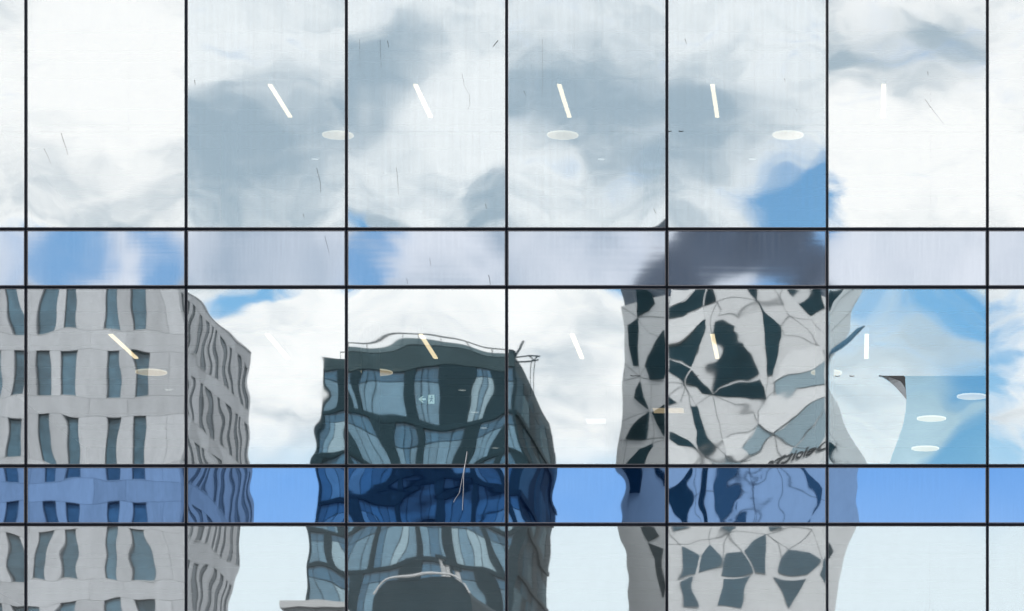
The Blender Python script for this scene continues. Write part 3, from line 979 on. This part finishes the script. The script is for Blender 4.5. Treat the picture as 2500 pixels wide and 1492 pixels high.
# side wall with narrow windows
nb = 11
bw = 23.0 / nb
for k, y0 in enumerate(ys):
    zt_, zb_ = Zl(y0), Zl(y0 + 110)
    for i in range(nb):
        a = i * bw
        off_ = (0.4, 0.7, 0.3, 0.55)[(i + k) % 4]
        wdt = (0.8, 0.55, 1.0)[(i * 2 + k) % 3]
        if i == 0:
            off_, wdt = 0.8, 0.55
        slab('stone_panel', side, a + (G if i else 0.46), a + off_ - G, zb_ + G, zt_ - G, -0.44, 0.0, M_STONE, lb)
        window_unit(side, a + off_, a + off_ + wdt, zb_, zt_, lb, M_FLANK_S, 0.03)
        slab('stone_panel', side, a + off_ + wdt + G, a + bw - G, zb_ + G, zt_ - G, -0.44, 0.0, M_STONE, lb)
        slab('stone_panel', side, a + (G if i else 0.46), a + bw - G, Zl(y0 + 153) + G, zb_ - G, -0.44, 0.0, M_STONE, lb)
for i in range(nb):
    slab('stone_panel', side, i * bw + (G if i else 0.46), (i + 1) * bw - G, Zl(705) + G, Zl(top), -0.44, 0.0, M_STONE, lb)
slab('coping', side, 0.0, 23.0, Zl(top) + .002, Zl(top) + 0.08, -0.6, 0.03, M_STONE, lb)

# ---- dark glass block in the middle
RM = 224.0
mb = empty('glass_office', (wx(1000, RM), -RM - 20, 0))
tag(mb, 'dark teal glass office block with irregular blue panes, mirrored in the centre', 'building')
mx0, mx1 = 764, 1288
mfr = Plane((wx(mx0, RM), -RM), (wx(mx1, RM), -RM))
UM = lambda p_: mfr.hit(p_, 1000)[0]
ZM = lambda p_: wz(p_, RM)
box('core', (wx(mx0, RM) + .05, -RM - 28, 0), (wx(mx1, RM) - .35, -RM - 0.3, ZM(880)), M_SLATE, mb)
slab('parapet', mfr, 0, UM(mx1), ZM(903.5), ZM(869), -0.6, 0.12, M_PARA, mb)
slab('parapet', Plane((wx(mx1, RM) - .3, -RM - .7), (wx(mx1, RM) - .3, -RM - 28.0)), 0, 27.2, ZM(903.5), ZM(869), -0.3, 0.2, M_PARA, mb)
FL1 = [(787, 825, []), (849, 862, []), (876, 986, [890, 917]), (1010, 1073, [1028, 1047]), (1148, 1206, [1170, 1187]), (1222, 1240, [])]
FL2 = [(775, 838, [800, 815]), (855, 918, [875, 897]), (960, 1018, [987, 1003]), (1035, 1130, [1050, 1070, 1100]), (1165, 1215, [1182, 1198]), (1225, 1240, [])]
rr = random.Random(5)


def mapx(lst, ymid):
    return [(content(a, ymid)[0], content(b, ymid)[0], [content(m_, ymid)[0] for m_ in ms]) for a, b, ms in lst]


floors = [mapx(FL1[:-1], 950) + [(1205, 1228, []), (1240, 1284, [1262])], mapx(FL2[:-1], 1060) + [(1215, 1232, []), (1244, 1284, [1258, 1270])]]
for k in range(5):
    x = mx0 + 6
    lst = []
    while x < mx1 - 20:
        wd_ = rr.uniform(30, 95)
        b = min(x + wd_, mx1 - 3)
        ms, xm_ = [], x + rr.uniform(13, 22)
        while xm_ < b - 8:
            ms.append(xm_); xm_ += rr.uniform(14, 26)
        lst.append((x, b, ms))
        x = b + rr.uniform(10, 26)
    floors.append(lst)
for k, lst in enumerate(floors):
    y0 = 904 + 101 * k
    slab('floor_band', mfr, 0.0, UM(mx1), ZM(y0 + 101), ZM(y0 + 92), -0.28, 0.10, M_SLATE, mb)
    last = mx0
    for (a, b, ms) in lst:
        a = max(mx0 + 2, a); b = min(mx1 - 2, b)
        if b - a < 4:
            continue
        if a - last > 1.5:
            slab('pier', mfr, UM(last) + .004, UM(a) - .004, ZM(y0 + 92) + .004, ZM(y0) - .004, -0.28, 0.07, M_SLATE, mb)
        cuts = [a] + [m_ for m_ in ms if a + 3 < m_ < b - 3] + [b]
        for i in range(len(cuts) - 1):
            ua, ub = UM(cuts[i]) + 0.024, UM(cuts[i + 1]) - 0.024
            pale = rr.random()
            slab('window_pane', mfr, ua, ub, ZM(y0 + 26) + .03, ZM(y0) - .02, -0.28, -0.12, M_GL_A, mb)
            slab('window_pane', mfr, ua, ub, ZM(y0 + 92) + .03, ZM(y0 + 26) - .03, -0.28, -0.12,
                 M_GL_C if pale > .86 else (M_GL_A if pale < .25 else M_GL_B), mb)
        last = b
    if mx1 - last > 1.5:
        slab('pier', mfr, UM(last) + .004, UM(mx1), ZM(y0 + 92) + .004, ZM(y0) - .004, -0.28, 0.07, M_SLATE, mb)
# receding right flank with louvred galleries
mfs = Plane((wx(mx1, RM), -RM), (wx(mx1, RM), -RM - 28.0)); mfs.n = Vector((1, 0))
for k in range(-1, 8):
    y0 = 904 + 101 * k
    if k >= 0:
        slab('gallery_slab', mfs, 0.3, 27.8, ZM(y0 + 101), ZM(y0 + 90), -0.3, 0.10, M_SLATE, mb)
        for j in range(6):
            ua, ub = 0.5 + j * 4.55, 4.8 + j * 4.55
            slab('window_pane', mfs, ua, ub, ZM(y0 + 89.5), ZM(y0 + 30.5), -0.3, -0.05 + 0.03 * ((j + k) % 3), (M_FLANK_A, M_SLATE, M_FLANK_B)[(j * 2 + k) % 3], mb)
            slab('window_pane', mfs, ua, ub, ZM(y0 + 29.5), ZM(y0 + 0.5), -0.3, -0.08 + 0.04 * (j % 2), (M_FLANK_A, M_SLATE)[(j + k) % 2], mb)
# penthouse and roof rail
box('penthouse', (wx(880, RM), -RM - 16, ZM(868) - 2), (wx(1200, RM), -RM - 6, ZM(838)), M_PARA, mb)
box('penthouse_roof', (wx(872, RM), -RM - 17, ZM(838) + .004), (wx(1208, RM), -RM - 5, ZM(838) + .35), M_LOUV, mb)
rz = ZM(845)
tube('roof_rail', [(wx(mx0 + 30, RM), -RM - 0.4, rz), (wx(1262, RM), -RM - 0.4, rz)], 0.05, M_SLATE, mb, 6)
for i in range(13):
    xx = wx(mx0 + 30, RM) + i * (wx(1262, RM) - wx(mx0 + 30, RM)) / 12
    tube('rail_post', [(xx, -RM - 0.4, ZM(869)), (xx, -RM - 0.4, rz)], 0.025, M_SLATE, mb, 5)
# facade access crane on the roof corner
cr = empty('facade_crane', (wx(1246, RM), -RM - 1.5, ZM(869)))
tag(cr, 'rooftop facade access crane with raised jib at the corner of the dark glass block', 'crane')
yc = -RM - 1.5
cp = lambda a, b: (lambda q_: (wx(q_[0], RM), yc, ZM(q_[1])))(content(a, b))
bq = content(1247, 868)[0]
box('base', (wx(bq - 6, RM), yc - 0.8, ZM(868.9)), (wx(bq + 6, RM), yc + 0.8, ZM(855)), M_SLATE, cr)
tube('mast', [cp(1250, 868), cp(1262, 843), cp(1270, 822)], 0.09, M_SLATE, cr, 8, 0.5)
tube('counterweight', [cp(1246, 866), cp(1247, 848)], 0.2, M_SLATE, cr, 8)
tube('jib', [cp(1252, 866), cp(1285, 862), cp(1316, 864)], 0.07, M_SLATE, cr, 8)
tube('jib', [cp(1254, 876), cp(1290, 875), cp(1312, 872)], 0.07, M_SLATE, cr, 8)
tube('brace', [cp(1285, 862), cp(1299, 873), cp(1310, 862)], 0.08, M_SLATE, cr, 6)
for a in (1294, 1303):
    tube('rope', [cp(a, 872), cp(a - 3, 960)], 0.03, M_SLATE, cr, 5)

# ---- white faceted tower with shard-like windows
RD = 224.0
dt = empty('faceted_tower', (wx(1810, RD), -RD - 15, 0))
tag(dt, 'white faceted tower with dark shard-shaped windows and dark crown, mirrored at the right', 'building')
pL, p1, p2, pR = (wx(1511, RD) * 1.03, -RD - 9.0), (wx(1638, RD), -RD), (wx(2003, RD), -RD), (wx(2118, RD), -RD - 4.2)
pL = (wx(1506, RD) * (D + RD + 9) / (D + RD), -RD - 9.0)
PF, PL_, PR_ = Plane(p1, p2), Plane(pL, p1), Plane(p2, pR)
zc0, zc1 = wz(716, RD), wz(531, RD)


def plan(name, pts, z0, z1, m, parent):
    return prism(name, [(p[0], p[1], z1) for p in pts], [(p[0], p[1], z0) for p in pts], m, parent)


back = -RD - 30
plan('cladding', [pL, p1, p2, pR, (pR[0], back), (pL[0], back)], 0, zc0, M_CLAD, dt)
inn = 0.25
plan('crown', [(pL[0] + .2, pL[1] - .3), (p1[0], p1[1] - .3), (p2[0], p2[1] - .3), (wx(2026, RD), pR[1] - .3), (wx(2026, RD), back + 1), (pL[0] + .2, back + 1)], zc0 + .005, zc1, M_CROWN, dt)
rc = random.Random(3)
ucr, Lf = 0.2, (Vector(p2) - Vector(p1)).length
while ucr < Lf - 1.2:
    wcr = rc.uniform(0.5, 1.7)
    slab('crown_panel', PF, ucr, min(ucr + wcr, Lf - .2), zc0 + rc.uniform(.3, 1.6), zc1 - rc.uniform(.3, 1.4), -0.29, -0.2, M_CROWN, dt)
    ucr += wcr + rc.uniform(0.1, 0.5)

CA = lambda p_: (1500 + .31 * p_[0], 690 + .31 * p_[1])
CB = lambda p_: (1480 + .378 * p_[0], 1100 + .378 * p_[1])


def on_wall(pl, pts, conv, warp, lo=None, hi=None):
    out = []
    for p_ in pts:
        x, y = conv(p_)
        if warp:
            x, y = content(x, y)
        uu, zz = pl.hit(x, y)
        if lo is not None:
            uu = min(max(uu, lo), hi)
        out.append((uu, zz))
    return out


def shard(name, pl, pts, m, conv=CA, warp=True, o0=0.002, o1=0.09, tilt=None):
    Lw = (pl.q - pl.p).length
    P2 = on_wall(pl, pts, conv, warp, 0.15, Lw - 0.15)
    zs = [p_[1] for p_ in P2]
    def outz(z):
        if tilt is None:
            return o1
        return o1 + tilt * (max(zs) - z)
    f = [pl.at(a, b, outz(b)) for a, b in P2]
    k = [pl.at(a, b, o0) for a, b in P2]
    return prism(name, f, k, m, dt)


def seam(pl, pts, conv=CA, wd=0.024, warp=True):
    Lw = (pl.q - pl.p).length
    P2 = on_wall(pl, pts, conv, warp, 0.06, Lw - 0.06)
    vs, fs = [], []
    P2 = [Vector(p_) for p_ in P2]
    for i, p_ in enumerate(P2):
        d = (P2[min(i + 1, len(P2) - 1)] - P2[max(0, i - 1)])
        d = d.normalized() if d.length > 1e-6 else Vector((1, 0))
        nrm = Vector((-d.y, d.x)) * wd
        for a in (p_ + nrm, p_ - nrm):
            vs += [pl.at(a.x, a.y, 0.012), pl.at(a.x, a.y, 0.001)]
    for i in range(len(P2) - 1):
        a, b = 4 * i, 4 * i + 4
        fs += [[a, a + 2, b + 2, b], [a, b, b + 1, a + 1], [a + 2, a + 3, b + 3, b + 2]]
    c0 = vs[0].copy()
    me = bpy.data.meshes.new('seam'); me.from_pydata([tuple(v_ - c0) for v_ in vs], [], fs)
    link('seam', me, M_SEAM, dt, wpos(dt, c0))


idn = lambda p_: p_
# tilted white facets first, then glass
for pts in ([(1345, 590), (1400, 540), (1500, 535), (1620, 500), (1660, 490), (1660, 615), (1560, 690), (1390, 725), (1250, 790)],
            [(1280, 890), (1440, 835), (1660, 805), (1660, 900), (1480, 1000), (1390, 1075), (1250, 1185), (1135, 1110), (1140, 1010), (1200, 930)],
            [(850, 1230), (1005, 1190), (1100, 1150), (1000, 1300), (1050, 1330), (980, 1400), (880, 1360)],
            [(425, 290), (560, 265), (700, 195), (710, 290), (620, 390), (500, 490), (425, 505)],
            [(425, 60), (625, 60), (540, 150), (425, 200)],
            [(425, 1250), (560, 1330), (660, 1325), (620, 1440), (430, 1440)]):
    shard('facet_panel', PF, pts, M_CLAD, tilt=0.11, o1=0.004)
DARK_L = [[(178, 58), (262, 60), (300, 100), (320, 165), (270, 225), (185, 270)], [(185, 285), (110, 340), (120, 500), (155, 655), (190, 655)],
          [(392, 375), (330, 470), (275, 580), (250, 650), (285, 760), (392, 755)], [(205, 780), (175, 840), (165, 905), (270, 995), (230, 900)],
          [(275, 1015), (180, 1090), (92, 1225), (255, 1230), (270, 1100)], [(300, 1020), (395, 960), (395, 1210), (340, 1110)],
          [(300, 1265), (200, 1310), (90, 1435), (235, 1440), (305, 1290)]]
for p_ in DARK_L:
    shard('shard_window', PL_, p_, M_DMATT)
DARK_F = [[(425, 210), (560, 150), (640, 58), (718, 58), (695, 190), (580, 240), (540, 275), (425, 290)], [(733, 58), (775, 58), (800, 155), (708, 188)],
          [(1050, 58), (1130, 58), (1138, 170)],
          [(1395, 58), (1660, 58), (1660, 200), (1610, 225), (1550, 265), (1500, 220), (1390, 100)],
          [(425, 510), (500, 495), (620, 400), (640, 340), (715, 295), (720, 370), (670, 500), (640, 570), (605, 665), (530, 615), (425, 590)],
          [(425, 605), (520, 635), (600, 680), (555, 805), (470, 730), (425, 700)], [(610, 690), (745, 835), (770, 880), (690, 870), (650, 820), (565, 805)],
          [(795, 318), (860, 312), (950, 350), (940, 390), (1010, 480), (1080, 570), (1140, 715), (1050, 770), (900, 790), (830, 820), (780, 870), (765, 640), (775, 420)],
          [(780, 880), (830, 835), (920, 805), (1040, 790), (1145, 765), (1180, 830), (1195, 920), (1080, 915), (960, 900)],
          [(1148, 185), (1210, 260), (1305, 340), (1315, 430), (1270, 640), (1245, 730), (1205, 730), (1185, 430)],
          [(600, 975), (655, 975), (690, 1100), (720, 1190), (780, 1275), (670, 1320), (650, 1170)],
          [(425, 1175), (470, 1185), (580, 1240), (650, 1315), (500, 1280), (430, 1230)], [(425, 895), (490, 945), (425, 970)]]
for p_ in DARK_F:
    shard('shard_window', PF, p_, M_DGLASS)
BLUE_F = [[(1265, 790), (1390, 725), (1560, 690), (1660, 620), (1660, 800), (1440, 830), (1320, 890), (1280, 890)],
          [(1660, 905), (1480, 1010), (1400, 1080), (1330, 1150), (1255, 1190), (1420, 1290), (1500, 1180), (1570, 1120), (1660, 970)],
          [(1430, 1292), (1510, 1190), (1580, 1128), (1660, 985), (1660, 1210), (1600, 1305)],
          [(1130, 1120), (1245, 1190), (1150, 1300), (1050, 1330), (1005, 1300), (1090, 1200)],
          [(880, 1375), (980, 1410), (1010, 1440), (780, 1440)], [(1410, 1295), (1560, 1312), (1450, 1345), (1380, 1350)]]
for p_ in BLUE_F:
    shard('shard_window', PF, p_, M_BGLASS, o1=0.12)
# between the two rows, read at their true place on the wall
for k_, p_ in enumerate(([(1748, 1172), (1812, 1160), (1818, 1205), (1760, 1222)], [(1752, 1230), (1808, 1214), (1790, 1262)], [(1650, 1200), (1690, 1172), (1706, 1212), (1668, 1262)],
                         [(1950, 1165), (1990, 1190), (1972, 1236)], [(1938, 1250), (1968, 1244), (1990, 1286), (1946, 1300)], [(1716, 1150), (1730, 1160), (1738, 1240), (1724, 1262)],
                         [(1850, 1262), (1900, 1240), (1912, 1284), (1868, 1302)], [(1846, 1170), (1868, 1158), (1872, 1190), (1850, 1200)])):
    shard('shard_window', PF, p_, (M_LGLASS, M_MGLASS, M_DGLASS)[k_ % 3], conv=idn, warp=False)
for p_ in ([(1640, 1215), (1720, 1206), (1830, 1210), (1900, 1198), (2000, 1218)], [(1830, 1140), (1836, 1210), (1846, 1300)], [(1906, 1130), (1898, 1200), (1930, 1310)], [(1690, 1130), (1712, 1215), (1690, 1310)],
           [(1836, 1210), (1770, 1290)], [(1836, 1210), (1890, 1150)]):
    seam(PF, p_, idn, wd=0.024, warp=False)
for p_ in ([(1518, 1142), (1567, 1142), (1550, 1212), (1520, 1212)], [(1600, 1145), (1612, 1145), (1608, 1185)]):
    shard('shard_window', PL_, p_, M_DMATT, conv=idn, warp=False)
LOW_F = [[(490, 620), (604, 682), (575, 800), (470, 830)], [(620, 675), (670, 610), (752, 735), (600, 790)], [(480, 850), (560, 815), (600, 1010), (500, 1010)],
         [(780, 665), (876, 655), (950, 790), (745, 810)], [(760, 830), (930, 812), (870, 1020), (720, 1000)], [(892, 650), (1032, 545), (1028, 800), (965, 790)],
         [(1110, 790), (1130, 700), (1175, 645), (1310, 660), (1386, 705), (1300, 800)], [(1080, 820), (1290, 830), (1180, 1020)], [(1400, 720), (1416, 690), (1416, 860), (1380, 800)],
         [(740, 497), (840, 497), (795, 530)], [(1050, 497), (1140, 497), (1060, 525)], [(405, 500), (540, 497), (440, 522)]]
for p_ in LOW_F:
    shard('shard_window', PF, p_, M_LGLASS, conv=CB)
for p_ in ([(225, 497), (310, 497), (345, 550), (275, 590)], [(275, 595), (370, 635), (370, 950), (350, 880), (320, 700)]):
    shard('shard_window', PL_, p_, M_DMATT, conv=CB)
for p_ in ([(1690, 70), (1800, 62), (1720, 150), (1690, 230)], [(1690, 1250), (1740, 1290), (1700, 1400)]):
    shard('shard_window', PR_, p_, M_DGLASS)
shard('shard_window', PR_, [(1435, 600), (1462, 655), (1435, 700)], M_DGLASS, conv=CB)
# panel seams
SEAMS_F = [[(420, 285), (540, 275), (700, 190), (808, 160), (930, 125), (1060, 135), (1138, 170)], [(808, 160), (770, 420), (765, 640), (770, 880)],
           [(808, 160), (840, 220), (820, 270), (980, 290), (1060, 230), (1138, 170)], [(1138, 170), (1330, 185), (1380, 265)], [(1330, 185), (1260, 60)],
           [(1330, 185), (1325, 60)], [(1380, 265), (1550, 290), (1655, 400)], [(1380, 265), (1310, 350), (1340, 420), (1620, 500)],
           [(1380, 265), (1560, 420), (1660, 580)], [(1620, 500), (1660, 560)], [(700, 190), (710, 290)], [(420, 790), (555, 808), (480, 850), (420, 900)],
           [(555, 808), (590, 900), (600, 975)], [(555, 808), (520, 940)], [(555, 808), (640, 970), (770, 880)], [(770, 880), (800, 1010), (850, 1230), (880, 1360)],
           [(770, 880), (950, 960), (1100, 1020), (1120, 1080)], [(770, 880), (1000, 900), (1195, 920)], [(1195, 920), (1130, 1010), (1135, 1110), (1060, 1170), (920, 1190), (780, 1275)],
           [(1195, 920), (1210, 730)], [(1195, 920), (1440, 835), (1660, 800)], [(1255, 1190), (1270, 930), (1265, 790)], [(1255, 1190), (1330, 1385)],
           [(660, 1320), (880, 1360), (1080, 1390)], [(660, 1320), (550, 1380), (420, 1260)], [(880, 1360), (700, 1440)],
           [(880, 1360), (790, 1270), (660, 1320)], [(1165, 200), (1200, 700)], [(660, 1320), (690, 1440)], [(590, 270), (555, 240)]]
SEAMS_L = [[(60, 200), (182, 275), (392, 275)], [(182, 275), (280, 400), (392, 450)], [(182, 275), (190, 655), (200, 740), (205, 780)], [(200, 740), (80, 770), (60, 690)],
           [(200, 740), (392, 770)], [(200, 740), (75, 640)], [(200, 740), (250, 650)], [(280, 1005), (60, 1090)], [(280, 1005), (290, 800)], [(280, 1005), (300, 1265)],
           [(40, 1240), (260, 1230), (392, 1225)], [(182, 275), (140, 60)], [(300, 1265), (392, 1240)], [(100, 1240), (70, 1430)]]
SEAMS_R = [[(1690, 270), (1780, 130), (1890, 58)], [(1690, 400), (1780, 310), (1920, 210), (2010, 90)], [(1690, 1180), (1750, 1260), (1860, 1440)], [(1690, 1240), (1790, 1290)]]
SEAMS_LOW = [[(395, 610), (530, 608), (610, 578), (700, 570), (790, 540), (1040, 545), (1180, 640)], [(790, 540), (760, 640), (750, 735), (680, 700)], [(790, 540), (880, 655)],
             [(670, 610), (680, 500)], [(1330, 512), (1180, 640)], [(1330, 512), (1395, 705)], [(1330, 512), (1040, 545)], [(1040, 545), (1110, 600), (1130, 690)],
             [(480, 615), (395, 520)], [(610, 680), (740, 745)]]


for L_, pl, cv in ((SEAMS_F, PF, CA), (SEAMS_L, PL_, CA), (SEAMS_R, PR_, CA), (SEAMS_LOW, PF, CB)):
    for p_ in L_:
        seam(pl, p_, cv)
# lettering on the wall
cu = bpy.data.curves.new('lettering', 'FONT'); cu.body = 'Deloitte'
cu.size = 1.0; cu.extrude = 0.02; cu.space_character = 1.0; cu.offset = 0.018
tmp = bpy.data.objects.new('tmp', cu); COL.objects.link(tmp)
bpy.context.view_layer.update()
me = bpy.data.meshes.new_from_object(tmp.evaluated_get(bpy.context.evaluated_depsgraph_get()))
bpy.data.objects.remove(tmp)
co = np.array([v_.co[:] for v_ in me.vertices])
wt, ht = co[:, 0].max() - co[:, 0].min(), co[:, 1].max() - min(0, co[:, 1].min())
qD, qE = content(2013, 1116), content(1872, 1136)
uD, _ = PF.hit(qD[0], 1100); uE, _ = PF.hit(qE[0], 1100)
uD = min(uD, Lf - 0.12)
sx = abs(uD - uE) / wt
sz = (36 * s * (D + RD) / D) / co[:, 1].max()
zb_ = wz(1103, RD)
for v_ in me.vertices:
    v_.co = Vector(((v_.co.x - co[:, 0].min()) * sx, v_.co.y * sz, v_.co.z))
pt = PF.at(uD, zb_, 0.16)
me.materials.clear()
o = link('lettering', me, M_TEXT, dt, wpos(dt, pt)); o.rotation_euler = (math.radians(90), 0, math.radians(180))
tag(o, 'dark lettering on the white wall')
pg = PF.at(uE - 0.3, zb_ + 0.14, 0.16)
tube('green_dot', [pg, pg + Vector((0, 0.04, 0))], 0.2, M_GREEN, dt, 16)

# a slim dark banner arm sticking out at the right of the tower
bf = empty('flag_arm', (wx(2100, RD), -RD - 4, wz(800, RD)))
tag(bf, 'slim dark folded flag arm beside the upper right edge of the white tower', 'flag')
fp = lambda a, b, o_=0.0: (lambda q_: (wx(q_[0], RD), -RD - 4 + o_, wz(q_[1], RD)))(content(a, b))
tube('arm', [fp(2024, 878), fp(2042, 838), fp(2075, 812), fp(2122, 762)], 0.06, M_SLATE, bf, 6)
cl = [(2036, 842), (2060, 830), (2082, 812), (2096, 790), (2124, 760), (2112, 768), (2092, 780), (2076, 796), (2060, 815)]
prism('cloth', [fp(a, b, .05) for a, b in cl], [fp(a, b, -.05) for a, b in cl], M_GL_A, bf)

# ---- low round-shouldered roof in front of the dark block, and a pale flat roof beside it
RP = 110.0
pv = empty('round_roof_pavilion', (wx(1035, RP), -RP - 5, 0))
tag(pv, 'low dark pavilion with rounded roof and pale rim, mirrored at the bottom centre', 'building')
xa, xb = wx(942, RP), wx(1124, RP)
zt_ = wz(1430, RP)
prof = []
for i in range(21):
    a = i / 20
    e = abs(2 * a - 1)
    prof.append((xa + (xb - xa) * a, zt_ - 0.75 * (e ** 6)))
base = [(xb, 0.0), (xa, 0.0)]
ol = prof + base
prism('hall', [(p_[0], -RP, p_[1]) for p_ in ol], [(p_[0], -RP - 14, p_[1]) for p_ in ol], M_SLATE, pv)
tube('roof_rim', [(p_[0], -RP + 0.1, p_[1] + 0.12) for p_ in prof], 0.05, M_SILL, pv, 8)
for i, (a, hgt) in enumerate(((1056, 1.0), (1066, 0.8), (1090, 0.6))):
    xx = wx(a, RP)
    t_ = tube('vent_stack', [(xx, -RP - 2, zt_ - .1), (xx, -RP - 2, zt_ + hgt)], 0.13, M_SILL, pv, 8)
    tube('cowl', [(xx, -RP - 2, zt_ + hgt + .002), (xx, -RP - 2, zt_ + hgt + .15)], 0.24, M_SLATE, t_, 8)
pr = empty('flat_roof_house', (wx(690, RP), -RP - 25, 0))
tag(pr, 'pale low block with flat roof, mirrored at the bottom beside the stone office', 'building')
box('wall', (wx(610, RP), -RP - 30, 0), (wx(772, RP), -RP - 12, wz(1406, RP)), M_STONE, pr)
box('roof', (wx(602, RP), -RP - 31, wz(1406, RP) + .002), (wx(780, RP), -RP - 11.5, wz(1390, RP)), M_SILL, pr)
